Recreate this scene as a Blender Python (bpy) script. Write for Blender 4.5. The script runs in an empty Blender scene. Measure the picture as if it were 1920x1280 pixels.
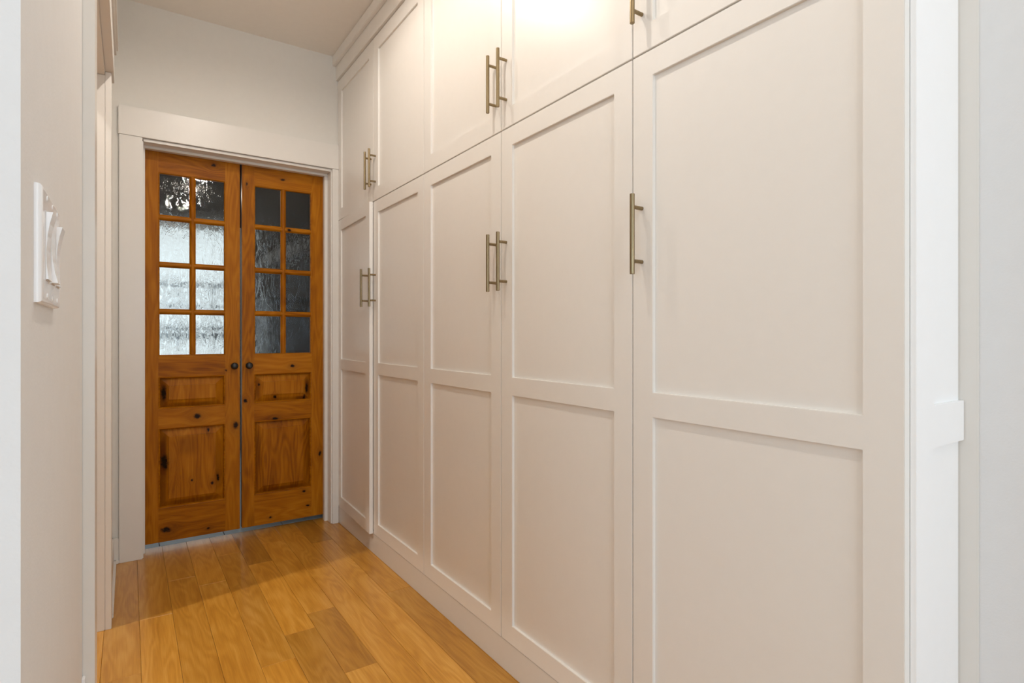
import bpy, bmesh, math, random
from mathutils import Vector, Matrix

S = bpy.context.scene
C = S.collection
rnd = random.Random(7)

# ------------------------------------------------------------------ camera, world, lights, exposure
YAW = math.radians(34.138)
CAM_H = 1.095
cam_d = bpy.data.cameras.new('camera')
cam = bpy.data.objects.new('camera', cam_d)
C.objects.link(cam)
cam.location = (0, 0, CAM_H)
cam.rotation_euler = (math.pi / 2, 0, -YAW)
cam_d.sensor_width = 36.0
cam_d.lens = 1060.0 / 1920.0 * 36.0
cam_d.shift_y = -10.0 / 1920.0
cam_d.clip_start = 0.02
S.camera = cam

S.view_settings.view_transform = 'Standard'
S.view_settings.look = 'None'
S.view_settings.gamma = 1.0
S.view_settings.use_curve_mapping = False
S.view_settings.exposure = 0.10
S.cycles.use_denoising = True
S.cycles.max_bounces = 14
S.cycles.diffuse_bounces = 8
S.cycles.glossy_bounces = 5
S.cycles.transmission_bounces = 8
S.cycles.transparent_max_bounces = 12
S.cycles.sample_clamp_indirect = 8.0

world = bpy.data.worlds.new('overcast_sky')
S.world = world
world.use_nodes = True
wn = world.node_tree.nodes
wn['Background'].inputs[0].default_value = (0.93, 0.96, 1.0, 1)
wn['Background'].inputs[1].default_value = 1.05

WARM = (1.0, 0.90, 0.80)


def area(name, loc, rot, size, power, col, shape='DISK', size_y=None, spread=180):
    d = bpy.data.lights.new(name, 'AREA')
    d.shape = shape
    d.size = size
    if size_y:
        d.size_y = size_y
    d.energy = power
    d.color = col
    d.spread = math.radians(spread)
    o = bpy.data.objects.new(name, d)
    o.location = loc
    o.rotation_euler = rot
    C.objects.link(o)
    return o


CEIL = 2.735
CANS = [(0.39, 1.33, 24.0), (0.39, 2.16, 17.0), (0.39, -0.45, 15.0), (-0.62, 2.48, 85.0)]
for x, y, p in CANS:
    d = bpy.data.lights.new('downlight_lamp', 'POINT')
    d.energy = p
    d.color = WARM
    d.shadow_soft_size = 0.014
    o = bpy.data.objects.new('downlight_lamp', d)
    o.location = (x, y, CEIL + 0.0175)
    C.objects.link(o)
# daylight entering through the window of the room behind the camera
area('window_daylight', (-0.05, -2.93, 1.5), (math.radians(90), 0, 0), 2.2, 47.0, (0.70, 0.85, 1.0), 'RECTANGLE', 1.7)
area('added_side_fill', (-3.13, -1.2, 1.5), (math.radians(90), 0, math.radians(-90)), 2.2, 30.0, (0.66, 0.83, 1.0), 'RECTANGLE', 1.7)  # added side fill, as from an unseen window on the left

# ------------------------------------------------------------------ materials


def new_mat(name):
    m = bpy.data.materials.new(name)
    m.use_nodes = True
    return m, m.node_tree, m.node_tree.nodes['Principled BSDF']


def N(nt, typ, **kw):
    n = nt.nodes.new(typ)
    for k, v in kw.items():
        setattr(n, k, v)
    return n


def math_n(nt, op, a, b=None, c=None, clamp=False):
    n = N(nt, 'ShaderNodeMath', operation=op)
    n.use_clamp = clamp
    for i, v in enumerate((a, b, c)):
        if v is None:
            continue
        if isinstance(v, (int, float)):
            n.inputs[i].default_value = v
        else:
            nt.links.new(v, n.inputs[i])
    return n.outputs[0]


def ramp(nt, fac, stops):
    r = N(nt, 'ShaderNodeValToRGB')
    el = r.color_ramp.elements
    while len(el) > 1:
        el.remove(el[-1])
    el[0].position = stops[0][0]
    el[0].color = (*stops[0][1], 1)
    for p, c in stops[1:]:
        e = el.new(p)
        e.color = (*c, 1)
    nt.links.new(fac, r.inputs[0])
    return r.outputs[0]


def mixc(nt, fac, a, b, mode='MIX'):
    m = N(nt, 'ShaderNodeMix', data_type='RGBA', blend_type=mode)
    if isinstance(fac, (int, float)):
        m.inputs[0].default_value = fac
    else:
        nt.links.new(fac, m.inputs[0])
    for i, v in ((6, a), (7, b)):
        if isinstance(v, tuple):
            m.inputs[i].default_value = (*v, 1)
        else:
            nt.links.new(v, m.inputs[i])
    return m.outputs[2]


def paint(name, col, rough=0.4, tex=0.02, scale=30.0, bump=0.0, bscale=250.0, spec=0.5):
    m, nt, b = new_mat(name)
    tc = N(nt, 'ShaderNodeNewGeometry')
    no = N(nt, 'ShaderNodeTexNoise')
    no.inputs['Scale'].default_value = scale
    no.inputs['Detail'].default_value = 4
    nt.links.new(tc.outputs['Position'], no.inputs['Vector'])
    c = ramp(nt, no.outputs[0], [(0.3, tuple(v * (1 - tex) for v in col)), (0.7, tuple(min(1, v * (1 + tex)) for v in col))])
    nt.links.new(c, b.inputs['Base Color'])
    b.inputs['Roughness'].default_value = rough
    b.inputs['Specular IOR Level'].default_value = spec
    if bump:
        n2 = N(nt, 'ShaderNodeTexNoise')
        n2.inputs['Scale'].default_value = bscale
        n2.inputs['Detail'].default_value = 2
        nt.links.new(tc.outputs['Position'], n2.inputs['Vector'])
        bp = N(nt, 'ShaderNodeBump')
        bp.inputs['Strength'].default_value = bump
        bp.inputs['Distance'].default_value = 0.001
        nt.links.new(n2.outputs[0], bp.inputs['Height'])
        nt.links.new(bp.outputs[0], b.inputs['Normal'])
    return m


def wood(name, cols, grain='Z', cross='X', knots=(), rough=0.42, plank=False, vary=0.25, coat=0.0, streaks=()):
    """cols: dark, mid, light (linear). Object coordinates; knots are (a, b, r, stretch) on the cross/grain plane."""
    m, nt, b = new_mat(name)
    L = nt.links
    tc = N(nt, 'ShaderNodeTexCoord')
    sep = N(nt, 'ShaderNodeSeparateXYZ')
    L.new(tc.outputs['Object'], sep.inputs[0])
    oi = N(nt, 'ShaderNodeObjectInfo')
    X, Y, Z = sep.outputs
    ax = {'X': X, 'Y': Y, 'Z': Z}
    g, cr = ax[grain], ax[cross]
    third = [v for k, v in ax.items() if k not in (grain, cross)][0]
    warp = None
    kmask = None
    kx_ax, kz_ax = (X, Z)
    for i, (kx, kz, kr, st) in enumerate(knots):
        dx = math_n(nt, 'SUBTRACT', kx_ax, kx)
        dz = math_n(nt, 'SUBTRACT', kz_ax, kz)
        kn = N(nt, 'ShaderNodeTexNoise')
        kn.inputs['Scale'].default_value = 55.0
        L.new(tc.outputs['Object'], kn.inputs['Vector'])
        wob = math_n(nt, 'MULTIPLY', math_n(nt, 'SUBTRACT', kn.outputs[0], 0.5), 1.6 * kr)
        dx = math_n(nt, 'ADD', dx, wob)
        dz = math_n(nt, 'SUBTRACT', dz, wob)
        if grain == 'Z':
            dz_ = math_n(nt, 'MULTIPLY', dz, 1.0 / st)
            dx_ = dx
            sgn = dx
        else:
            dx_ = math_n(nt, 'MULTIPLY', dx, 1.0 / st)
            dz_ = dz
            sgn = dz
        d2 = math_n(nt, 'ADD', math_n(nt, 'MULTIPLY', dx_, dx_), math_n(nt, 'MULTIPLY', dz_, dz_))
        e = math_n(nt, 'EXPONENT', math_n(nt, 'MULTIPLY', d2, -1.0 / (2.6 * kr) ** 2))
        w = math_n(nt, 'MULTIPLY', e, math_n(nt, 'MULTIPLY', sgn, 1.9))
        warp = w if warp is None else math_n(nt, 'ADD', warp, w)
        k = math_n(nt, 'EXPONENT', math_n(nt, 'MULTIPLY', math_n(nt, 'MULTIPLY', d2, d2), -1.0 / (kr * 0.90) ** 4))
        kmask = k if kmask is None else math_n(nt, 'MAXIMUM', kmask, k)
        halo = math_n(nt, 'MULTIPLY', e, 0.34)
        kh = halo if i == 0 else math_n(nt, 'MAXIMUM', kh, halo)
    c2 = cr if warp is None else math_n(nt, 'SUBTRACT', cr, warp)
    off = math_n(nt, 'MULTIPLY', oi.outputs['Random'], 57.0)
    # stretched coordinate
    comb = N(nt, 'ShaderNodeCombineXYZ')
    L.new(math_n(nt, 'MULTIPLY', c2, 1.0), comb.inputs[0])
    L.new(math_n(nt, 'MULTIPLY', g, 0.16), comb.inputs[1])
    L.new(math_n(nt, 'MULTIPLY', third, 0.3), comb.inputs[2])
    n1 = N(nt, 'ShaderNodeTexNoise', noise_dimensions='4D')
    n1.inputs['Scale'].default_value = 9.0
    n1.inputs['Detail'].default_value = 2.0
    L.new(comb.outputs[0], n1.inputs['Vector'])
    L.new(off, n1.inputs['W'])
    rings = math_n(nt, 'SINE', math_n(nt, 'MULTIPLY', n1.outputs[0], 85.0))
    rings = math_n(nt, 'MULTIPLY_ADD', rings, 0.5, 0.5)
    comb2 = N(nt, 'ShaderNodeCombineXYZ')
    L.new(math_n(nt, 'MULTIPLY', c2, 1.0), comb2.inputs[0])
    L.new(math_n(nt, 'MULTIPLY', g, 0.035), comb2.inputs[1])
    L.new(math_n(nt, 'MULTIPLY', third, 0.2), comb2.inputs[2])
    n2 = N(nt, 'ShaderNodeTexNoise', noise_dimensions='4D')
    n2.inputs['Scale'].default_value = 260.0
    n2.inputs['Detail'].default_value = 3.0
    L.new(comb2.outputs[0], n2.inputs['Vector'])
    L.new(off, n2.inputs['W'])
    n3 = N(nt, 'ShaderNodeTexNoise', noise_dimensions='4D')
    n3.inputs['Scale'].default_value = 14.0
    n3.inputs['Detail'].default_value = 4.0
    L.new(comb.outputs[0], n3.inputs['Vector'])
    L.new(math_n(nt, 'ADD', off, 9.0), n3.inputs['W'])
    f = math_n(nt, 'MULTIPLY', rings, 0.15 if not plank else 0.15)
    f = math_n(nt, 'MULTIPLY_ADD', n2.outputs[0], 0.45, f)
    f = math_n(nt, 'MULTIPLY_ADD', n3.outputs[0], 0.75, f)
    f = math_n(nt, 'ADD', f, -0.22)
    f = math_n(nt, 'MULTIPLY_ADD', oi.outputs['Random'], vary, f)
    f = math_n(nt, 'ADD', f, -vary * 0.5)
    col = ramp(nt, f, [(0.12, cols[0]), (0.48, cols[1]), (0.85, cols[2])])
    if plank:
        v = N(nt, 'ShaderNodeMapRange')
        sc_ = N(nt, 'ShaderNodeSeparateColor')
        L.new(oi.outputs['Color'], sc_.inputs[0])
        L.new(sc_.outputs[0], v.inputs[0])
        v.inputs[3].default_value = 0.70
        v.inputs[4].default_value = 1.14
        vm = N(nt, 'ShaderNodeVectorMath', operation='SCALE')
        L.new(col, vm.inputs[0])
        L.new(v.outputs[0], vm.inputs['Scale'])
        col = vm.outputs[0]
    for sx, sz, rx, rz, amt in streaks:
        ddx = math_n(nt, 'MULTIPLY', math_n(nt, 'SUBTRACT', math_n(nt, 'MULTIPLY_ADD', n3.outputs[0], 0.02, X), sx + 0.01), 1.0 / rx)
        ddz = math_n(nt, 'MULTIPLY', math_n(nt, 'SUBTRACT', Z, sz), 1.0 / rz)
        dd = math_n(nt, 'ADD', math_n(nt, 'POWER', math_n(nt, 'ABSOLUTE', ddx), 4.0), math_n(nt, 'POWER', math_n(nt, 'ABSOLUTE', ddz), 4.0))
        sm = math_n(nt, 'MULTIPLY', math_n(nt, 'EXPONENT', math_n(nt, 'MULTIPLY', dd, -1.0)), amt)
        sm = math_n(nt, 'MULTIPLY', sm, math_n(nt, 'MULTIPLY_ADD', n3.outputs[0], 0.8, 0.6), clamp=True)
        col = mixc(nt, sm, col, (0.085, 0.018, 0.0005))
    if kmask is not None:
        nk = N(nt, 'ShaderNodeTexNoise')
        nk.inputs['Scale'].default_value = 90.0
        L.new(tc.outputs['Object'], nk.inputs['Vector'])
        kh = math_n(nt, 'MULTIPLY', kh, math_n(nt, 'MULTIPLY_ADD', rings, 0.7, 0.6), clamp=True)
        col = mixc(nt, kh, col, (0.10, 0.028, 0.006))
        kk = math_n(nt, 'MULTIPLY', kmask, math_n(nt, 'MULTIPLY_ADD', nk.outputs[0], 1.6, 0.35), clamp=True)
        col = mixc(nt, kk, col, (0.010, 0.004, 0.001))
    L.new(col, b.inputs['Base Color'])
    b.inputs['Roughness'].default_value = rough
    if not plank:
        b.inputs['Specular IOR Level'].default_value = 0.12
    if coat:
        b.inputs['Coat Weight'].default_value = coat
        b.inputs['Coat Roughness'].default_value = 0.16
    bp = N(nt, 'ShaderNodeBump')
    bp.inputs['Strength'].default_value = 0.25
    bp.inputs['Distance'].default_value = 0.0006
    L.new(n2.outputs[0], bp.inputs['Height'])
    L.new(bp.outputs[0], b.inputs['Normal'])
    return m


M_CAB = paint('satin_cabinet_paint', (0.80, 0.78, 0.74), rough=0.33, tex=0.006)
M_END = paint('end_panel_paint_lit', (0.91, 0.91, 0.905), rough=0.33, tex=0.005)  # cabinet paint lightened: daylight on the end panel put into its colour
M_TRIM = paint('semi_gloss_trim_paint', (0.72, 0.695, 0.65), rough=0.30, tex=0.006)
M_WALL = paint('matt_wall_paint', (0.70, 0.68, 0.63), rough=0.75, tex=0.01, bump=0.25)
M_WALL_LIT = paint('matt_wall_paint_lit', (0.72, 0.72, 0.715), rough=0.75, tex=0.01, bump=0.25)  # same wall paint, paler and cooler to stand in for daylight
M_WALL_DIM = paint('matt_wall_paint_dimmed', (0.58, 0.575, 0.565), rough=0.75, tex=0.01, bump=0.25)  # same wall paint, darkened to hold down the light on this face
M_CEIL = paint('matt_ceiling_paint', (0.80, 0.77, 0.72), rough=0.9, tex=0.01)
M_WHITE = paint('gloss_white_plastic', (0.86, 0.86, 0.86), rough=0.22, tex=0.003)
M_PLSH = paint('switch_recess_shade', (0.62, 0.60, 0.58), rough=0.5)  # grey puts the shadow around the rockers into the colour
M_DARKROOM = paint('dimmed_mudroom_paint', (0.075, 0.065, 0.058), rough=0.8)  # dimness of the unlit room put into the wall colour
M_BLACK = paint('black_iron', (0.008, 0.007, 0.006), rough=0.38, tex=0.2)
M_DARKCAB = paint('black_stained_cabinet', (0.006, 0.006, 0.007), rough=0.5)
M_TILE = paint('blue_grey_tile', (0.46, 0.53, 0.57), rough=0.4, tex=0.12, scale=12)
M_SUB = paint('dark_subfloor', (0.05, 0.025, 0.01), rough=0.9)
M_DECK = paint('grey_deck_boards', (0.42, 0.43, 0.44), rough=0.7, tex=0.1)
M_RAILG = paint('grey_rail_paint', (0.33, 0.34, 0.35), rough=0.6)

FLOORC = ((0.33, 0.125, 0.008), (0.51, 0.240, 0.030), (0.66, 0.365, 0.085))
M_PLANK = wood('oak_floor_board', FLOORC, 'Y', 'X', rough=0.32, plank=True, vary=0.10, coat=0.22)
DOORC = ((0.15, 0.036, 0.0005), (0.335, 0.112, 0.0012), (0.47, 0.185, 0.008))

# brushed brass
M_BRASS, nt, b = new_mat('brushed_champagne_brass')
g = N(nt, 'ShaderNodeTexCoord')
mp = N(nt, 'ShaderNodeMapping')
mp.inputs['Scale'].default_value = (900, 900, 12)
nt.links.new(g.outputs['Object'], mp.inputs[0])
no = N(nt, 'ShaderNodeTexNoise')
no.inputs['Scale'].default_value = 1.0
nt.links.new(mp.outputs[0], no.inputs['Vector'])
nt.links.new(ramp(nt, no.outputs[0], [(0.3, (0.22, 0.165, 0.09)), (0.7, (0.36, 0.28, 0.165))]), b.inputs['Base Color'])
b.inputs['Metallic'].default_value = 1.0
b.inputs['Roughness'].default_value = 0.34

# polished trim ring + lamp lens
M_LENS, nt, b = new_mat('downlight_lens')
b.inputs['Base Color'].default_value = (1, 1, 1, 1)
b.inputs['Emission Color'].default_value = (*WARM, 1)
b.inputs['Emission Strength'].default_value = 8.0


def glass(name, wavy):
    m, nt, b = new_mat(name)
    nt.nodes.remove(b)
    out = nt.nodes['Material Output']
    L = nt.links
    if wavy:
        g = N(nt, 'ShaderNodeBsdfGlass')
        g.inputs['IOR'].default_value = 1.33
        g.inputs['Roughness'].default_value = 0.0
        g.inputs['Color'].default_value = (0.93, 0.95, 0.95, 1)
        tc = N(nt, 'ShaderNodeTexCoord')
        oi = N(nt, 'ShaderNodeObjectInfo')
        off = math_n(nt, 'MULTIPLY', oi.outputs['Random'], 31.0)
        mp = N(nt, 'ShaderNodeMapping')
        mp.inputs['Scale'].default_value = (40, 11, 12)
        L.new(tc.outputs['Object'], mp.inputs[0])
        n1 = N(nt, 'ShaderNodeTexNoise', noise_dimensions='4D')
        n1.inputs['Scale'].default_value = 1.0
        n1.inputs['Detail'].default_value = 3.5
        n1.inputs['Distortion'].default_value = 1.4
        L.new(mp.outputs[0], n1.inputs['Vector'])
        L.new(off, n1.inputs['W'])
        # sparse sharp rivulets
        s = math_n(nt, 'ABSOLUTE', math_n(nt, 'SUBTRACT', n1.outputs[0], 0.5))
        s = math_n(nt, 'MULTIPLY', s, 14.0, clamp=True)
        h = math_n(nt, 'MULTIPLY_ADD', n1.outputs[0], 2.2, math_n(nt, 'MULTIPLY', s, -1.1))
        bp = N(nt, 'ShaderNodeBump')
        bp.inputs['Strength'].default_value = 0.25
        bp.inputs['Distance'].default_value = 0.0022
        L.new(h, bp.inputs['Height'])
        L.new(bp.outputs[0], g.inputs['Normal'])
        tr = N(nt, 'ShaderNodeBsdfTransparent')
        lp = N(nt, 'ShaderNodeMixShader')
        lp.inputs[0].default_value = 0.92
        L.new(tr.outputs[0], lp.inputs[1])
        L.new(g.outputs[0], lp.inputs[2])
        L.new(lp.outputs[0], out.inputs[0])
    else:
        tr = N(nt, 'ShaderNodeBsdfTransparent')
        tr.inputs[0].default_value = (0.93, 0.96, 0.95, 1)
        gl = N(nt, 'ShaderNodeBsdfGlossy')
        gl.inputs['Roughness'].default_value = 0.02
        mx = N(nt, 'ShaderNodeMixShader')
        fr = N(nt, 'ShaderNodeFresnel')
        fr.inputs[0].default_value = 1.45
        L.new(fr.outputs[0], mx.inputs[0])
        L.new(tr.outputs[0], mx.inputs[1])
        L.new(gl.outputs[0], mx.inputs[2])
        L.new(mx.outputs[0], out.inputs[0])
    return m


M_WAVY = glass('rippled_reclaimed_glass', True)
M_CLEAR = glass('clear_window_glass', False)

# ------------------------------------------------------------------ helpers


def box(bm, x0, x1, y0, y1, z0, z1, bev=0.0):
    vs = [bm.verts.new((x, y, z)) for x in (x0, x1) for y in (y0, y1) for z in (z0, z1)]
    idx = [(0, 1, 3, 2), (4, 6, 7, 5), (0, 4, 5, 1), (2, 3, 7, 6), (0, 2, 6, 4), (1, 5, 7, 3)]
    fs = [bm.faces.new([vs[i] for i in f]) for f in idx]
    if bev:
        es = list({e for f in fs for e in f.edges})
        bmesh.ops.bevel(bm, geom=es, offset=bev, segments=2, affect='EDGES', clamp_overlap=True)


def obj(name, bm, mat, parent=None, smooth=False, loc=None):
    me = bpy.data.meshes.new(name)
    bmesh.ops.recalc_face_normals(bm, faces=bm.faces)
    bm.to_mesh(me)
    bm.free()
    me.materials.append(mat)
    if smooth:
        for p in me.polygons:
            p.use_smooth = True
    o = bpy.data.objects.new(name, me)
    C.objects.link(o)
    if parent:
        o.parent = parent
    if loc:
        o.location = loc
    return o


def smooth_by_angle(o, deg=35):
    me = o.data
    for p in me.polygons:
        p.use_smooth = True
    bm = bmesh.new()
    bm.from_mesh(me)
    for e in bm.edges:
        if len(e.link_faces) == 2 and e.calc_face_angle() > math.radians(deg):
            e.smooth = False
    bm.to_mesh(me)
    bm.free()


def boxes(name, lst, mat, parent=None, bev=0.0):
    bm = bmesh.new()
    for b_ in lst:
        box(bm, *b_, bev=bev)
    return obj(name, bm, mat, parent)


def empty(name, loc=(0, 0, 0), rz=0.0, parent=None):
    o = bpy.data.objects.new(name, None)
    o.empty_display_size = 0.05
    o.location = loc
    o.rotation_euler = (0, 0, rz)
    C.objects.link(o)
    if parent:
        o.parent = parent
    return o


def tag(o, label=None, cat=None, group=None, kind=None):
    if label:
        o['label'] = label
    if cat:
        o['category'] = cat
    if group:
        o['group'] = group
    if kind:
        o['kind'] = kind
    return o


def cyl(bm, p0, p1, r, seg=20, cham=0.0):
    p0, p1 = Vector(p0), Vector(p1)
    ax = (p1 - p0)
    ln = ax.length
    rot = Vector((0, 0, 1)).rotation_difference(ax).to_matrix()
    prof = [(0, r - cham), (cham, r), (ln - cham, r), (ln, r - cham)] if cham else [(0, r), (ln, r)]
    rings = []
    for t, rr in prof:
        rings.append([bm.verts.new(p0 + rot @ Vector((rr * math.cos(a), rr * math.sin(a), t))) for a in [2 * math.pi * k / seg for k in range(seg)]])
    for a, b_ in zip(rings, rings[1:]):
        for k in range(seg):
            bm.faces.new((a[k], a[(k + 1) % seg], b_[(k + 1) % seg], b_[k]))
    bm.faces.new(rings[0])
    bm.faces.new(rings[-1])


def lathe(bm, prof, axis='Y', seg=28, center=(0, 0, 0)):
    """prof: (radius, distance along axis)."""
    cx, cy, cz = center
    rings = []
    for r, t in prof:
        ring = []
        for k in range(seg):
            a = 2 * math.pi * k / seg
            u, v = r * math.cos(a), r * math.sin(a)
            if axis == 'Y':
                ring.append(bm.verts.new((cx + u, cy + t, cz + v)))
            else:
                ring.append(bm.verts.new((cx + u, cy + v, cz + t)))
        rings.append(ring)
    for a, b_ in zip(rings, rings[1:]):
        for k in range(seg):
            bm.faces.new((a[k], a[(k + 1) % seg], b_[(k + 1) % seg], b_[k]))
    bm.faces.new(rings[0])
    bm.faces.new(rings[-1])


def frame_grid(bm, us, vs, open_cells, w0, w1, bev=0.0):
    """slab between w0 (front) and w1 (back) over the grid us x vs, open cells left out; coordinates (w, u, v) -> (x, y, z)."""
    vt = {}

    def V(i, j, k):
        key = (i, j, k)
        if key not in vt:
            vt[key] = bm.verts.new((w1 if k else w0, us[i], vs[j]))
        return vt[key]
    nu, nv = len(us) - 1, len(vs) - 1

    def filled(i, j):
        return 0 <= i < nu and 0 <= j < nv and (i, j) not in open_cells
    for i in range(nu):
        for j in range(nv):
            if not filled(i, j):
                continue
            bm.faces.new((V(i, j, 0), V(i + 1, j, 0), V(i + 1, j + 1, 0), V(i, j + 1, 0)))
            bm.faces.new((V(i, j, 1), V(i, j + 1, 1), V(i + 1, j + 1, 1), V(i + 1, j, 1)))
            if not filled(i - 1, j):
                bm.faces.new((V(i, j, 0), V(i, j + 1, 0), V(i, j + 1, 1), V(i, j, 1)))
            if not filled(i + 1, j):
                bm.faces.new((V(i + 1, j, 0), V(i + 1, j, 1), V(i + 1, j + 1, 1), V(i + 1, j + 1, 0)))
            if not filled(i, j - 1):
                bm.faces.new((V(i, j, 0), V(i, j, 1), V(i + 1, j, 1), V(i + 1, j, 0)))
            if not filled(i, j + 1):
                bm.faces.new((V(i, j + 1, 0), V(i + 1, j + 1, 0), V(i + 1, j + 1, 1), V(i, j + 1, 1)))
    if bev:
        bm.normal_update()
        bmesh.ops.recalc_face_normals(bm, faces=bm.faces)
        es = [e for e in bm.edges if len(e.link_faces) == 2 and e.calc_face_angle() > 0.5]
        bmesh.ops.bevel(bm, geom=es, offset=bev, segments=2, affect='EDGES', clamp_overlap=True)


# ------------------------------------------------------------------ key dimensions
XC = 1.02                 # cabinet door plane
XL = -0.073               # left wall face
YB = 3.335                # back wall face
Y0 = 0.607                # where the left wall starts
DOORY = 3.43              # front face of the wooden doors
DO_T = 0.035

# ------------------------------------------------------------------ floor
floor = boxes('floor', [(-3.2, 2.2, -3.1, 3.47, -0.06, -0.016)], M_SUB)
tag(floor, 'honey oak board floor of the hallway in front of the wooden doors', 'floor', kind='structure')
PITCH = 0.1095
X00 = 0.034
ends = {   # joints read from the photograph, by board column
    0: [2.605, 0.95], 3: [2.01, 0.62, 3.15], 4: [2.945, 2.178, 1.1], 5: [2.298, 1.827, 0.7, 3.2],
    2: [1.35, 2.82], 1: [1.62, 2.95], 6: [2.72, 1.05], 7: [3.067, 1.5], 8: [2.30, 1.02], -1: [2.2, 1.0]}
DARK = [(5, 2.0, 0.28), (4, 1.9, 0.25), (4, 3.2, 0.15), (7, 3.2, 0.10), (8, 1.9, 0.35), (4, 2.5, 0.95), (3, 2.5, 0.5), (3, 1.8, 0.9), (6, 2.0, 0.8), (8, 2.8, 0.6), (0, 1.8, 0.85), (1, 2.0, 0.6), (2, 2.0, 0.75)]
for c in range(-8, 10):
    x0 = X00 + c * PITCH
    x1 = x0 + PITCH
    cuts = sorted(ends.get(c, [rnd.uniform(0.2, 1.1) + k * 1.15 for k in range(3)]))
    cuts = [-2.4 + rnd.uniform(0, .5), -1.2 + rnd.uniform(0, .5)] + cuts
    if c >= 0 and cuts[2] > 0.5:
        cuts.insert(2, rnd.uniform(-.3, .3))
    ys = [-3.05] + [v for v in cuts if v < 3.4] + [3.47]
    for a, b_ in zip(ys, ys[1:]):
        if b_ - a < 0.02:
            continue
        bm = bmesh.new()
        g_ = 0.00035
        zt = rnd.uniform(-0.00035, 0.0)
        box(bm, -PITCH / 2 + g_, PITCH / 2 - g_, -(b_ - a) / 2 + g_, (b_ - a) / 2 - g_, -0.0155, zt)
        top = [e for e in bm.edges if all(abs(v.co.z - zt) < 1e-6 for v in e.verts)]
        bmesh.ops.bevel(bm, geom=top, offset=0.0007, segments=1, affect='EDGES')
        fb = obj('floor_board', bm, M_PLANK, floor, loc=((x0 + x1) / 2, (a + b_) / 2, 0))
        tone = rnd.uniform(0.45, 0.85)
        for cc, ya_, tv in DARK:
            if cc == c and a <= ya_ <= b_:
                tone = tv
        fb.color = (tone, tone, tone, 1)
bm = bmesh.new()
xx = X00 - 8 * PITCH
while xx > -3.1:
    yy = -3.05 - rnd.uniform(0, 0.8)
    while yy < 3.4:
        ye = min(3.4, yy + rnd.uniform(0.9, 1.6))
        box(bm, xx - PITCH + .0004, xx - .0004, max(yy, -3.05) + .0004, ye - .0004, -0.0155, 0)
        yy = ye
    xx -= PITCH
tag(obj('side_floor_boards', bm, M_PLANK, floor), kind='stuff')
# threshold side: tile of the room behind the wooden doors
tile = boxes('mudroom_floor', [(-1.4, 2.6, 3.4705, 6.2, -0.06, -0.004)], M_SUB)
tag(tile, 'blue grey tile floor glimpsed under the wooden doors', 'floor', kind='structure')
for i in range(13):
    for j in range(9):
        x = -1.39 + i * 0.305
        y = 3.471 + j * 0.305
        if x < 2.5:
            boxes('floor_tile', [(x, x + 0.301, y, min(y + 0.301, 6.2), -0.004, 0.0)], M_TILE, tile)

# ------------------------------------------------------------------ ceiling


def slab_with_holes(name, x0, x1, y0, y1, z0, z1, holes, mat):
    """flat slab with round holes (cx, cy, r) cut right through, as a faceted mesh."""
    bm = bmesh.new()
    xs = sorted({x0, x1, *[h[0] - h[2] * 1.6 for h in holes], *[h[0] + h[2] * 1.6 for h in holes]})
    ys = sorted({y0, y1, *[h[1] - h[2] * 1.6 for h in holes], *[h[1] + h[2] * 1.6 for h in holes]})
    for xa, xb in zip(xs, xs[1:]):
        for ya, yb in zip(ys, ys[1:]):
            h = [h for h in holes if xa < h[0] < xb and ya < h[1] < yb and abs(xb - xa - 3.2 * h[2]) < 1e-4]
            if not h:
                for z in (z0, z1):
                    bm.faces.new([bm.verts.new(p) for p in ((xa, ya, z), (xb, ya, z), (xb, yb, z), (xa, yb, z))])
                continue
            cx, cy, r = h[0]
            n = 32
            for z in (z0, z1):
                inner, outer = [], []
                for k in range(n):
                    a = 2 * math.pi * (k + 0.5) / n
                    ca, sa = math.cos(a), math.sin(a)
                    inner.append(bm.verts.new((cx + r * ca, cy + r * sa, z)))
                    s = 1.6 * r / max(abs(ca), abs(sa))
                    ox, oy = cx + s * ca, cy + s * sa
                    if k % 8 == 3 or k % 8 == 4:
                        ox = cx + 1.6 * r * (1 if ca > 0 else -1)
                        oy = cy + 1.6 * r * (1 if sa > 0 else -1)
                    outer.append(bm.verts.new((ox, oy, z)))
                for k in range(n):
                    k2 = (k + 1) % n
                    if (outer[k].co - outer[k2].co).length < 1e-6:
                        bm.faces.new((inner[k], inner[k2], outer[k]))
                    else:
                        bm.faces.new((inner[k], inner[k2], outer[k2], outer[k]))
    return obj(name, bm, mat)


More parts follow.
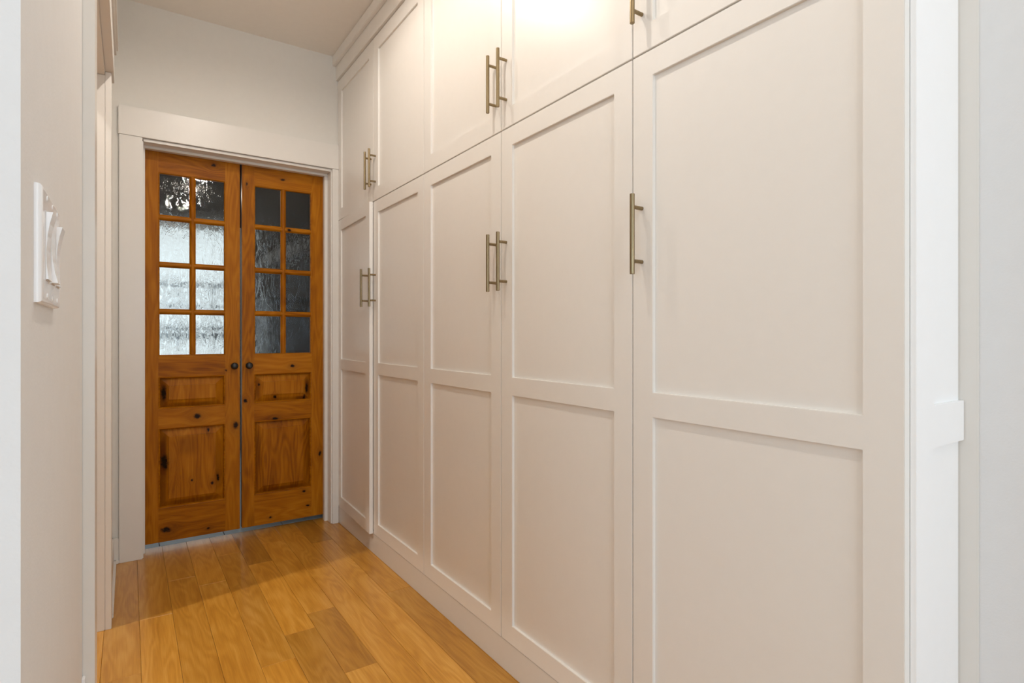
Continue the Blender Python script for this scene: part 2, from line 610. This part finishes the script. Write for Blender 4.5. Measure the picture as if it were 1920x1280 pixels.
ceiling = slab_with_holes('ceiling', -3.2, 2.2, -3.1, 3.50, CEIL, CEIL + 0.02, [(x, y, 0.062) for x, y, p in CANS], M_CEIL)
tag(ceiling, 'plain off white ceiling above the hallway', 'ceiling', kind='structure')
roof = boxes('ceiling_slab', [(-3.2, 2.7, -3.1, 6.2, CEIL + 0.14, CEIL + 0.2)], M_SUB, ceiling)
names = ['recessed round ceiling downlight over the middle of the hallway', 'recessed round ceiling downlight nearer the wooden doors', 'recessed round ceiling downlight above the camera end of the hall',
         'recessed round ceiling downlight in the side room']
for (x, y, p), nm in zip(CANS, names):
    t = tag(empty('ceiling_downlight', (x, y, CEIL)), nm, 'ceiling light', 'recessed ceiling downlights')
    bm = bmesh.new()
    prof = [(0.062, 0.0), (0.080, 0.0), (0.080, -0.003), (0.078, -0.005), (0.064, -0.004), (0.058, 0.0), (0.054, 0.03), (0.054, 0.034), (0.062, 0.034)]
    rings = []
    for r, z in prof:
        rings.append([bm.verts.new((r * math.cos(2 * math.pi * k / 32), r * math.sin(2 * math.pi * k / 32), z)) for k in range(32)])
    for a, b_ in zip(rings, rings[1:] + rings[:1]):
        for k in range(32):
            bm.faces.new((a[k], a[(k + 1) % 32], b_[(k + 1) % 32], b_[k]))
    smooth_by_angle(obj('trim_ring', bm, M_WHITE, t))
    bm = bmesh.new()
    lathe(bm, [(0.053, 0.031), (0.053, 0.033)], 'Z', 32)
    obj('lens', bm, M_LENS, t)

# ------------------------------------------------------------------ walls
OP0, OP1, OPH = 1.431, 2.593, 2.067      # opening in the left wall
w = boxes('wall_left', [
    (XL - 0.11, XL, Y0, OP0 - 0.0085, 0, CEIL),
    (XL - 0.11, XL, OP1 + 0.0085, YB, 0, CEIL),
    (XL - 0.11, XL, OP0 - 0.0085, OP1 + 0.0085, OPH + 0.01, CEIL)], M_WALL_LIT)
tag(w, 'off white left wall with the light switch and a cased opening', 'wall', kind='structure')
w = boxes('wall_front', [(-3.2, XL - 0.11, Y0, Y0 + 0.11, 0, CEIL)], M_WALL_DIM)
tag(w, 'off white wall end at the far left edge of the view', 'wall', kind='structure')
# back wall with the opening of the wooden doors
DX0, DX1, DH = 0.0560, 0.9790, 2.056
w = boxes('wall_back', [
    (-3.2, DX0 - 0.0, YB, YB + 0.13, 0, CEIL),
    (DX1 + 0.0, 2.2, YB, YB + 0.13, 0, CEIL),
    (DX0, DX1, YB, YB + 0.13, DH + 0.01, CEIL)], M_WALL)
tag(w, 'warm off white back wall above the wooden doors', 'wall', kind='structure')
w = boxes('wall_alcove', [(1.66, 1.76, 0.40, YB, 0, CEIL)], M_WALL)
tag(w, 'off white wall hidden behind the built in cabinets', 'wall', kind='structure')
w = boxes('wall_alcove_end', [(1.35, 1.76, 0.28, 0.38, 0, CEIL)], M_WALL)
tag(w, 'off white wall return behind the cabinet end', 'wall', kind='structure')
w = boxes('wall_right', [(1.2425, 1.35, -3.1, 0.3629, 0, CEIL)], M_WALL_LIT)
tag(w, 'off white wall strip at the right edge of the view beside the cabinet end', 'wall', kind='structure')
w = boxes('wall_side', [(-3.3, -3.2, -3.1, -2.4, 0, CEIL), (-3.3, -3.2, 0.0, 3.5, 0, CEIL), (-3.3, -3.2, -2.4, 0.0, 0, 0.6), (-3.3, -3.2, -2.4, 0.0, 2.4, CEIL)], M_WALL)
win = tag(empty('added_side_window', (-3.25, -1.2, 0.6)), 'added unseen window for side fill in the left wall of the near room', 'window', kind='structure')  # opening added to go with the side fill
boxes('window_frame', [(-.04, .04, -1.2, -1.15, 0, 1.8), (-.04, .04, 1.15, 1.2, 0, 1.8), (-.04, .04, -.02, .02, 0, 1.8), (-.04, .04, -1.15, 1.15, 0, .05), (-.04, .04, -1.15, 1.15, 1.75, 1.8)], bpy.data.materials['semi_gloss_trim_paint'], win)
boxes('pane', [(-.004, 0, -1.15, 1.15, .05, 1.75)], M_CLEAR, win)
tag(w, 'off white outer wall of the side room', 'wall', kind='structure')
# wall behind the camera with a large window
w = boxes('wall_rear', [
    (-3.2, -1.25, -3.1, -3.0, 0, CEIL), (1.15, 1.25, -3.1, -3.0, 0, CEIL),
    (-1.25, 1.15, -3.1, -3.0, 0, 0.6), (-1.25, 1.15, -3.1, -3.0, 2.4, CEIL)], M_WALL)
tag(w, 'off white wall with a window behind the viewpoint', 'wall', kind='structure')
win = tag(empty('window_1', (-0.05, -3.05, 0.6)), 'white framed window in the wall behind the viewpoint', 'window', kind='structure')
fr = [(-1.2, -1.15, -.04, .04, 0, 1.8), (1.15, 1.2, -.04, .04, 0, 1.8), (-.02, .02, -.04, .04, 0, 1.8), (-1.15, 1.15, -.04, .04, 0, .05), (-1.15, 1.15, -.04, .04, 1.75, 1.8)]
boxes('window_frame', fr, M_TRIM, win)
boxes('pane', [(-1.15, 1.15, -.004, 0.0, .05, 1.75)], M_CLEAR, win)

# ------------------------------------------------------------------ trim


def trim(name, label, pieces, cat='trim'):
    t = tag(empty(name), label, cat, kind='structure')
    for pn, lst in pieces:
        o = boxes(pn, lst, M_TRIM, t, bev=0.0012)
    return t


CF = YB - 0.018
trim('trim_1', 'flat white casing around the pair of wooden doors', [
    ('casing_leg', [(-0.0385, 0.0560, CF, YB, 0, 2.0712)]),
    ('casing_leg', [(0.9840, 1.0195, CF, YB, 0, 2.0712)]),
    ('header_board', [(-0.0415, 1.0195, CF - 0.003, YB, 2.0718, 2.2120)]),
    ('jamb', [(0.0440, 0.0600, YB - 0.006, YB + 0.13, 0, 2.0560)]),
    ('jamb', [(0.9775, 0.9930, YB - 0.006, YB + 0.13, 0, 2.0560)]),
    ('head_jamb', [(0.0600, 0.9775, YB - 0.006, YB + 0.13, 2.0560, 2.0700)]),
    ('door_stop', [(0.0600, 0.0680, YB + 0.058, YB + 0.0915, 0, 2.0430)]),
    ('door_stop', [(0.9590, 0.9775, YB + 0.058, YB + 0.0915, 0, 2.0430)]),
    ('head_stop', [(0.0600, 0.9775, YB + 0.058, YB + 0.0915, 2.0430, 2.0560)]),
])
CX = -0.0535
trim('trim_2', 'white casing of the cased opening in the left wall', [
    ('casing_leg', [(XL, CX, 1.341, 1.431, 0, 2.0800)]),
    ('casing_leg', [(XL, CX, 2.593, 2.683, 0, 2.0800)]),
    ('header_board', [(XL, -0.0465, 1.330, 2.700, 2.0806, 2.1940)]),
    ('header_cap', [(XL, -0.0395, 1.322, 2.706, 2.1942, 2.2150)]),
    ('header_cap', [(XL, -0.0335, 1.316, 2.712, 2.2152, 2.2350)]),
    ('jamb', [(XL - 0.112, XL - 0.0005, 1.423, 1.431, 0, 2.0670)]),
    ('jamb', [(XL - 0.112, XL - 0.0005, 2.593, 2.601, 0, 2.0670)]),
    ('head_jamb', [(XL - 0.112, XL - 0.0005, 1.431, 2.593, 2.0670, 2.0760)]),
])


def baseboard(name, label, p0, p1, nx, ny, hgt=0.122, th=0.014):
    """runs p0->p1 along a wall, (nx, ny) points out of the wall."""
    t = tag(empty(name), label, 'baseboard', kind='structure')
    for pn, a, z0, z1 in (('board', th, 0.0, hgt), ('shoe_strip', th + 0.010, 0.0, 0.017)):
        bm = bmesh.new()
        xa, xb = sorted((p0[0], p1[0] + nx * a)) if nx else sorted((p0[0], p1[0]))
        ya, yb = sorted((p0[1], p1[1] + ny * a)) if ny else sorted((p0[1], p1[1]))
        box(bm, xa, xb, ya, yb, z0, z1, bev=0.0025)
        obj(pn, bm, M_TRIM, t)
    return t


baseboard('baseboard_left', 'white baseboard on the short left wall beside the wooden doors', (XL, 2.684), (XL, YB), 1, 0)
baseboard('baseboard_back', 'white baseboard stub between left corner and door casing', (XL, YB), (-0.039, YB), 0, -1)
baseboard('baseboard_near', 'white baseboard under the light switch', (XL, Y0 + 0.01), (XL, 1.336), 1, 0)

# cord cover in the corner of wall and near casing (top only just in view)
o = boxes('cord_cover', [(XL + 0.0001, XL + 0.0050, 1.327, 1.3405, 0.123, 0.453)], M_WHITE, bev=0.001)
tag(o, 'small white strip low in the corner against the near left casing', 'cord cover')

# ------------------------------------------------------------------ cabinets
GAP = 0.0015
YG = [0.3915, 0.9790, 1.5680, 2.1590, 2.7490, 3.3340]     # door boundaries, near to far
LZ0, LZ1, UZ0, UZ1 = 0.1010, 1.7705, 1.7745, 2.5915
ST = 0.0630
TH = 0.019
REC = 0.008


def make_handle(zc, side_y, parent, hinge_y):
    h_ = empty('handle', (0, side_y - hinge_y, zc), parent=None)
    h_.parent = parent
    bm = bmesh.new()
    cyl(bm, (-0.0335, 0, -0.095), (-0.0335, 0, 0.095), 0.0058, 24, 0.0006)
    for s in (-1, 1):
        cyl(bm, (-0.0325, 0, s * 0.064), (0.0, 0, s * 0.064), 0.0046, 18)
    return bm


def cab_door(parent, name, ya, yb, z0, z1, rails, hinge_far, handle_y, handle_z, ajar=0.0, label=None):
    """door frame mesh with recessed panels; origin at hinge side (world y), plane x = XC."""
    hy = yb if hinge_far else ya
    bm = bmesh.new()
    us = [ya + GAP - hy, ya + GAP + ST - hy, yb - GAP - ST - hy, yb - GAP - hy]
    vs = [z0] + [v for r in rails for v in r] + [z1]
    opens = {(1, 2 * k + 1) for k in range(len(rails))}
    vs = sorted(vs)
    frame_grid(bm, us, vs, opens, 0.0, TH, bev=0.0010)
    d = obj(name, bm, M_CAB, parent)
    d.location = (XC, hy, 0)
    d.rotation_euler = (0, 0, ajar)
    if label:
        d['label'] = label
    for k in range(len(rails)):
        a, b_ = rails[k]
        boxes('panel', [(REC, TH - 0.003, us[1] - 0.006, us[2] + 0.006, a - 0.006, b_ + 0.006)], M_CAB, d)
    if handle_y is not None:
        bm = bmesh.new()
        yy = handle_y - hy
        cyl(bm, (-0.0335, yy, handle_z - 0.095), (-0.0335, yy, handle_z + 0.095), 0.0058, 28, 0.0006)
        for s in (-1, 1):
            cyl(bm, (-0.0325, yy, handle_z + s * 0.064), (0.0005, yy, handle_z + s * 0.064), 0.0046, 20)
        hd = obj('handle', bm, M_BRASS, d)
        smooth_by_angle(hd, 40)
        hd['label'] = 'brushed brass bar handle'
    return d


units = [
    # (i0, i1, lower label, upper label)
    (0, 1, 'tall white lower cabinet with one wide door, nearest at right', 'white upper cabinet above the nearest tall door, top right'),
    (1, 3, 'tall white two door lower cabinet in the middle of the run', 'white two door upper cabinet in the middle, under the light pool'),
    (3, 5, 'tall white two door lower cabinet beside wooden doors, one door ajar', 'white two door upper cabinet in the far corner by the back wall'),
]
for i0, i1, ll, ul in units:
    for low in (True, False):
        ya, yb = YG[i0], YG[i1]
        z0, z1 = (LZ0, LZ1) if low else (UZ0, UZ1)
        t = tag(empty('tall_cabinet' if low else 'upper_cabinet', (XC, (ya + yb) / 2, z0)), ll if low else ul, 'cabinet',
                'tall lower cabinets of the built in wall' if low else 'upper cabinets of the built in wall')
        holder = t
        # carcass: open-front box with face frame, in world coordinates relative to the root
        bx, by, bz = XC, (ya + yb) / 2, z0
        wll = 0.018
        x0, x1 = XC + TH + 0.001, XC + 0.60
        cya = ya + (0.0020 if i0 == 0 else 0.0005)
        zz0, zz1 = (z0 - 0.0005, z1 + 0.0015) if low else (z0 - 0.002, z1 + 0.002)
        lst = [(x0, x1, cya, cya + wll, zz0, zz1), (x0, x1, yb - wll, yb - .0005, zz0, zz1),
               (x0, x1, ya + wll, yb - wll, zz0, zz0 + wll), (x0, x1, ya + wll, yb - wll, zz1 - wll, zz1),
               (x1 - 0.006, x1, ya + wll, yb - wll, zz0 + wll, zz1 - wll)]
        if i1 - i0 == 2:
            ym = YG[i0 + 1]
            lst.append((x0, x0 + 0.02, ym - 0.012, ym + 0.012, zz0 + wll, zz1 - wll))
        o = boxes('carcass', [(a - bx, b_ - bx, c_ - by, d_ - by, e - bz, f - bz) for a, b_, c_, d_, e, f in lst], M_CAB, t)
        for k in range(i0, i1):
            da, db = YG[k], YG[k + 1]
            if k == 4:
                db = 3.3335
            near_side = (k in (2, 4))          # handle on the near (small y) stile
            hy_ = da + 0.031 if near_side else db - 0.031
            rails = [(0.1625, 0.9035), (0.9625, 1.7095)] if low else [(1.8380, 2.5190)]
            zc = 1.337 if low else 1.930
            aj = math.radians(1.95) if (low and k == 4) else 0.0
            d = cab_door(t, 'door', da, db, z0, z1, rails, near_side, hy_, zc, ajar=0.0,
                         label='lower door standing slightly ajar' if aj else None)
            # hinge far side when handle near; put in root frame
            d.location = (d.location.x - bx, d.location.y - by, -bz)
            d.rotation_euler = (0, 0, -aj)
# toe base, frieze, crown as setting
bb = boxes('baseboard_right', [(XC + 0.002, XC + 0.02, 0.3915, 3.334, 0, 0.0985)], M_TRIM, bev=0.0008)
tag(bb, 'flat white base board under the row of tall cabinets', 'baseboard', kind='structure')
o = boxes('trim_3', [(1.0080, 1.03, 0.384, YB, 2.5955, CEIL)], M_CAB, bev=0.0008)
tag(o, 'flat white frieze board above the upper cabinets', 'trim', kind='structure')
o = boxes('trim_4', [(0.9880, 1.0079, 0.36, YB, 2.677, CEIL - 0.001)], M_CAB, bev=0.0025)
tag(o, 'white crown strip where the upper cabinets meet the ceiling', 'trim', kind='structure')
# end panel of the run (shaker, faces the viewer's room)
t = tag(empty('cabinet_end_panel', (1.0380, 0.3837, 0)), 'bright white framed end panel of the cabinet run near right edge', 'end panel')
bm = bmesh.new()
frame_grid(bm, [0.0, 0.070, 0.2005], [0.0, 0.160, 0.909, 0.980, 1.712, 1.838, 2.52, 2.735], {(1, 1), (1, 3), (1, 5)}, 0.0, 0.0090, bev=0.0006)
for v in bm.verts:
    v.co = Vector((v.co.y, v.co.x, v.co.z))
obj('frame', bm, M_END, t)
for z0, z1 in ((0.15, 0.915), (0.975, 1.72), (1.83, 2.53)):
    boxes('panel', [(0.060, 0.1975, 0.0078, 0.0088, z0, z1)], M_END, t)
o = boxes('trim_5', [(1.2400, 1.2478, 0.3630, 0.40, 0, CEIL)], M_TRIM)
tag(o, 'narrow white corner strip between cabinet end panel and right wall', 'trim', kind='structure')

# ------------------------------------------------------------------ wooden doors


def door_knots(side):
    if side == 'L':
        k = [(0.3794, 2.0163, .010, 1.3), (0.4878, 0.6046, .014, 1.5), (0.3024, 0.6692, .014, 1.3), (0.1594, 0.0922, .014, 1.6), (0.3551, 0.0631, .006, 1.5),
             (0.4403, 0.9087, .004, 1.5), (0.1550, 0.4402, .016, 2.6), (0.2776, 0.3322, .005, 1.2), (0.373, 0.3042, .007, 1.5), (0.3551, 0.5905, .006, 2.0),
             (0.400, 0.33, .008, 2.5), (0.150, 0.80, .012, 3.5)]
    else:
        k = [(0.7869, 0.9217, .0085, 1.5), (0.6923, 0.7479, .009, 1.2), (0.5362, 0.7366, .010, 1.2), (0.8690, 0.7900, .011, 3.0), (0.8543, 0.7381, .009, 2.0),
             (0.6923, 0.6231, .010, 1.8), (0.6666, 0.0655, .006, 1.4), (0.8513, 0.1854, .007, 1.6), (0.8725, 0.0996, .006, 1.8), (0.6076, 0.822, .006, 1.5),
             (0.7677, 1.7085, .007, 1.6), (0.5443, 1.9404, .005, 2.0), (0.7327, 1.9934, .006, 2.5), (0.9435, 0.3959, .009, 2.0)]
    return k


ZTOP = [1.9392 - 0.2436 * i for i in range(4)]
PH = 0.2157


def wooden_door(n, side, xa, xb, g0, g1, label, knob_x):
    """xa..xb leaf width, g0..g1 glazed / panelled width (world x)."""
    root = tag(empty('door_%d' % n, (xa, DOORY, 0.0)), label, 'door', kind='structure')
    ks = [(x - xa, z, r, s) for x, z, r, s in door_knots(side)]

    def near(z0, z1, x0, x1):
        return [k for k in ks if z0 - .02 < k[1] < z1 + .02 and x0 - .02 < k[0] < x1 + .02]
    W = xb - xa
    a, b_ = g0 - xa, g1 - xa
    zb, zt = 0.032, 2.060
    T = DO_T
    P1, P2 = (0.2032, 0.6188), (0.7177, 0.8840)
    G = (ZTOP[3] - PH, ZTOP[0])
    for x0, x1 in ((0, a), (b_, W)):
        m = wood('knotty_alder_stile', DOORC, 'Z', 'X', near(zb, zt, x0, x1), vary=0.10)
        boxes('stile', [(x0, x1, 0, T, zb, zt)], m, root, bev=0.0008)
    for z0, z1 in ((zb, P1[0]), (P1[1], P2[0]), (P2[1], G[0]), (G[1], zt)):
        m = wood('knotty_alder_rail', DOORC, 'X', 'Z', near(z0, z1, a, b_), vary=0.14)
        boxes('rail', [(a, b_, 0.0002, T - 0.0002, z0, z1)], m, root, bev=0.0006)

    def ring(z0, z1, prof, name, m):
        """nested rectangles: prof = (inset, depth)"""
        bm = bmesh.new()
        rs = []
        for ins, dep in prof:
            rs.append([bm.verts.new(p) for p in ((a + ins, dep, z0 + ins), (b_ - ins, dep, z0 + ins), (b_ - ins, dep, z1 - ins), (a + ins, dep, z1 - ins))])
        for p, q in zip(rs, rs[1:]):
            for k in range(4):
                bm.faces.new((p[k], p[(k + 1) % 4], q[(k + 1) % 4], q[k]))
        return bm, rs
    mold = [(0.0, 0.020), (0.0, 0.0006), (0.0016, -0.0012), (0.004, -0.0006), (0.0072, 0.0040), (0.0086, 0.0090), (0.0086, 0.020)]
    mm = wood('knotty_alder_moulding', DOORC, 'X', 'Z', (), vary=0.05)
    for z0, z1 in (P1, P2):
        bm, _ = ring(z0, z1, mold, 'm', mm)
        obj('moulding', bm, mm, root)
        # raised panel
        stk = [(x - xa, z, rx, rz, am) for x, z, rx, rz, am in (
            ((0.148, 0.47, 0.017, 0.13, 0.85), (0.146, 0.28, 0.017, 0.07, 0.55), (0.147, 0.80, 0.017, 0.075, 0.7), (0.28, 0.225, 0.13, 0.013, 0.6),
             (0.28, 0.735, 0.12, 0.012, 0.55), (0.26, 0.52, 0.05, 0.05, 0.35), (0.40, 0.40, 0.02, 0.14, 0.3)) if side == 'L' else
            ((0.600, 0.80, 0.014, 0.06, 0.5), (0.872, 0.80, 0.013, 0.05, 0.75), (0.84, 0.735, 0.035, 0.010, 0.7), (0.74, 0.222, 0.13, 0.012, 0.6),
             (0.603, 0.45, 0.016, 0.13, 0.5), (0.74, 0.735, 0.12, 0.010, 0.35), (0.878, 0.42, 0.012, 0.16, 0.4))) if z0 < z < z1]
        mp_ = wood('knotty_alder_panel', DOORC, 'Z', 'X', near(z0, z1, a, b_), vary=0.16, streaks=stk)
        bw = 0.036
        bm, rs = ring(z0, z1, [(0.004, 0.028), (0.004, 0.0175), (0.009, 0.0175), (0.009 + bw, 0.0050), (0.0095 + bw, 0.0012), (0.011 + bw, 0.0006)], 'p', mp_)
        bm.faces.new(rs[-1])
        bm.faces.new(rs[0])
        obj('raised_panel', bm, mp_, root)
    # glazed part
    bm, _ = ring(G[0], G[1], [(-0.0002, 0.020), (-0.0002, 0.0004), (0.001, -0.0008), (0.003, 0.0), (0.0050, 0.0030), (0.0056, 0.0070), (0.0056, 0.018)], 'g', mm)
    obj('glazing_bead', bm, mm, root)
    mw = 0.0145

    def bar(p0, p1, axis, nm):
        prof = [(-mw, 0.020), (-mw, 0.0105), (-mw * .80, 0.0085), (-mw * .62, 0.0030), (-mw * .38, 0.0004), (0, -0.0003), (mw * .38, 0.0004), (mw * .62, 0.0030), (mw * .80, 0.0085), (mw, 0.0105), (mw, 0.020)]
        bm = bmesh.new()
        rows = []
        for t_ in (p0, p1):
            if axis == 'Z':
                rows.append([bm.verts.new((xm + u, d_, t_)) for u, d_ in prof])
            else:
                rows.append([bm.verts.new((t_, d_, zm + u)) for u, d_ in prof])
        for k in range(len(prof)):
            k2 = (k + 1) % len(prof)
            bm.faces.new((rows[0][k], rows[0][k2], rows[1][k2], rows[1][k]))
        bm.faces.new(rows[0])
        bm.faces.new(rows[1])
        m = wood('knotty_alder_muntin', DOORC, axis, 'X' if axis == 'Z' else 'Z', near(zm - .02, zm + .02, p0, p1) if axis == 'X' else (), vary=0.1)
        o_ = obj(nm, bm, m, root)
        smooth_by_angle(o_, 50)
        return o_
    xm = (a + b_) / 2
    zm = 0
    bar(G[0], G[1], 'Z', 'muntin')
    for i in range(3):
        zm = (ZTOP[i] - PH + ZTOP[i + 1]) / 2
        bar(a + 0.002, xm - 0.006, 'X', 'muntin')
        bar(xm + 0.006, b_ - 0.002, 'X', 'muntin')
    for i in range(4):
        for x0, x1 in ((a, xm), (xm, b_)):
            zc = ZTOP[i] - PH / 2
            hh, ww = PH / 2 + 0.006, (x1 - x0) / 2 - 0.003
            o_ = boxes('glass_pane', [(-ww, ww, 0, 0.004, -hh, hh)], M_WAVY, root)
            o_.location = ((x0 + x1) / 2, 0.013, zc)
    # knob
    k = empty('knob_set', (knob_x - xa, 0, 0.932), parent=root)
    bm = bmesh.new()
    lathe(bm, [(0.0, -0.0), (0.0155, -0.0), (0.0155, -0.003), (0.0065, -0.005), (0.0055, -0.013), (0.009, -0.0165), (0.0165, -0.020), (0.0188, -0.026), (0.0172, -0.032), (0.011, -0.0365), (0.004, -0.038), (0.0, -0.038)], 'Y', 28)
    bmesh.ops.remove_doubles(bm, verts=bm.verts, dist=1e-5)
    o_ = obj('knob', bm, M_BLACK, root, loc=(knob_x - xa, 0, 0.932))
    smooth_by_angle(o_, 40)
    o_['label'] = 'small round black knob'
    bpy.data.objects.remove(k)
    return root


wooden_door(1, 'L', 0.0615, 0.5083, 0.1265, 0.4360, 'left wooden door leaf with bright daylight in its eight panes', 0.4785)
wooden_door(2, 'R', 0.5197, 0.9765, 0.5820, 0.8940, 'right wooden door leaf with dark panes, beside the cabinets', 0.5525)

# ------------------------------------------------------------------ light switch
PX = XL
t = tag(empty('light_switch', (PX, 0.7645, 1.1825)), 'white three gang rocker light switch on the left wall', 'light switch')
bm = bmesh.new()
box(bm, 0.0, 0.0065, -0.0805, 0.0805, -0.0557, 0.0557)
es = [e for e in bm.edges if all(v.co.x > 0.006 for v in e.verts)]
bmesh.ops.bevel(bm, geom=es, offset=0.0052, segments=5, affect='EDGES', profile=0.6)
o = obj('cover_plate', bm, M_WHITE, t)
smooth_by_angle(o, 50)
for i, s in enumerate((1, -1, 1)):
    yc = (i - 1) * 0.046
    boxes('switch_frame', [(0.0060, 0.0072, yc - 0.0168, yc + 0.0168, -0.0335, 0.0335)], M_PLSH, t)
    bm = bmesh.new()
    pts = [(-0.0325, 0.0090), (-0.018, 0.0076), (-0.004, 0.0074), (0.010, 0.0082), (0.022, 0.0100), (0.0325, 0.0125)]
    if s < 0:
        pts = [(-z, x) for z, x in pts][::-1]
    rows = [[bm.verts.new((x, yc + q, z)) for x, q in ((0.0055, -0.0158), (px, -0.0158), (px, 0.0158), (0.0055, 0.0158))] for z, px in pts]
    for ra, rb in zip(rows, rows[1:]):
        for k in range(4):
            bm.faces.new((ra[k], ra[(k + 1) % 4], rb[(k + 1) % 4], rb[k]))
    bm.faces.new(rows[0])
    bm.faces.new(rows[-1])
    obj('rocker', bm, M_WHITE, t)
    for z in (-0.048, 0.048):
        bm = bmesh.new()
        cyl(bm, (0.0060, yc, z), (0.0071, yc, z), 0.0026, 14)
        obj('screw', bm, M_WHITE, t)

# ------------------------------------------------------------------ room behind the wooden doors
MY = 6.0
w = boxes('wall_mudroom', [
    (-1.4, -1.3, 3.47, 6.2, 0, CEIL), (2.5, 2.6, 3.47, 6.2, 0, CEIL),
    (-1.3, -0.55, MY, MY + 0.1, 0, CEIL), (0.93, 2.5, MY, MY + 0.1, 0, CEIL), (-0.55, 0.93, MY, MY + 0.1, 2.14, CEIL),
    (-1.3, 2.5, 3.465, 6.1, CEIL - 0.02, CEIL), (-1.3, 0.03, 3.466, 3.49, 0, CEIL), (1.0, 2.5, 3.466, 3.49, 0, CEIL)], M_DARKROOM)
tag(w, 'dimmed walls of the room seen through the door panes', 'wall', kind='structure')
t = tag(empty('window_2', (0.19, MY + 0.03, 0)), 'bright glazed exterior door seen through the left door panes', 'window', kind='structure')
boxes('window_frame', [(-.74, -.69, -.03, .03, 0, 2.14), (.69, .74, -.03, .03, 0, 2.14), (-.69, .69, -.03, .03, 2.09, 2.14), (-.69, .69, -.03, .03, 0, .06)], M_TRIM, t)
boxes('pane', [(-.69, .69, -.003, .003, .06, 2.09)], M_CLEAR, t)
# porch railing outside
t = tag(empty('porch_railing', (0.3, 7.6, 0)), 'grey porch railing faintly seen through the left door panes', 'railing')
for z, h_ in ((1.665, .06), (1.42, .045), (1.165, .045), (1.06, .07), (0.15, .05)):
    boxes('rail', [(-2.2, 2.2, -.02, .02, z, z + h_)], M_RAILG, t)
for k in range(12):
    boxes('post', [(-2.0 + k * .36, -1.96 + k * .36, -.02, .02, 0, 1.665)], M_RAILG, t)
o = boxes('porch_deck', [(-3, 3.5, 6.2, 9.0, -.06, -.01)], M_DECK)
tag(o, 'pale porch floor outside the glazed exterior door', 'deck', kind='structure')
d = bpy.data.lights.new('added_mudroom_lamp', 'POINT')  # added lamp: lifts the far room and makes the pane glints
d.energy = 6.0
d.color = WARM
d.shadow_soft_size = 0.018
o = bpy.data.objects.new('added_mudroom_lamp', d)
o.location = (0.40, 4.95, 2.215)
C.objects.link(o)
t = tag(empty('added_pendant', (0.40, 4.95, CEIL - 0.02)), 'added warm pendant light that makes the glints in the top panes of the left wooden door', 'pendant light')  # fixture added around that lamp
bm = bmesh.new()
lathe(bm, [(0.0, 0.0), (0.05, 0.0), (0.05, -0.015), (0.0, -0.02)], 'Z', 20)
cyl(bm, (0, 0, -0.02), (0, 0, -0.43), 0.004, 10)
bmesh.ops.remove_doubles(bm, verts=bm.verts, dist=1e-5)
obj('stem', bm, M_BLACK, t)
bm = bmesh.new()
prof = [(0.012, -0.425), (0.03, -0.44), (0.075, -0.47), (0.075, -0.475), (0.03, -0.447), (0.010, -0.432)]
rings = [[bm.verts.new((q * math.cos(2 * math.pi * k / 24), q * math.sin(2 * math.pi * k / 24), z)) for k in range(24)] for q, z in prof]
for ra, rb in zip(rings, rings[1:] + rings[:1]):
    for k in range(24):
        bm.faces.new((ra[k], ra[(k + 1) % 24], rb[(k + 1) % 24], rb[k]))
smooth_by_angle(obj('shade', bm, M_BLACK, t))
# stair skirt: diagonal white board on the far wall at right
bm = bmesh.new()
pts = [(1.09, 1.765), (1.62, 2.045), (1.62, 2.165), (1.09, 1.885)]
A = [bm.verts.new((x, MY - 0.03, z)) for x, z in pts]
B = [bm.verts.new((x, MY - 0.001, z)) for x, z in pts]
for k in range(4):
    bm.faces.new((A[k], A[(k + 1) % 4], B[(k + 1) % 4], B[k]))
bm.faces.new(A)
bm.faces.new(B)
o = obj('stair_handrail', bm, M_WHITE)
tag(o, 'white slanting rail seen through the right door upper panes', 'handrail')
# dark cabinet beyond the right leaf
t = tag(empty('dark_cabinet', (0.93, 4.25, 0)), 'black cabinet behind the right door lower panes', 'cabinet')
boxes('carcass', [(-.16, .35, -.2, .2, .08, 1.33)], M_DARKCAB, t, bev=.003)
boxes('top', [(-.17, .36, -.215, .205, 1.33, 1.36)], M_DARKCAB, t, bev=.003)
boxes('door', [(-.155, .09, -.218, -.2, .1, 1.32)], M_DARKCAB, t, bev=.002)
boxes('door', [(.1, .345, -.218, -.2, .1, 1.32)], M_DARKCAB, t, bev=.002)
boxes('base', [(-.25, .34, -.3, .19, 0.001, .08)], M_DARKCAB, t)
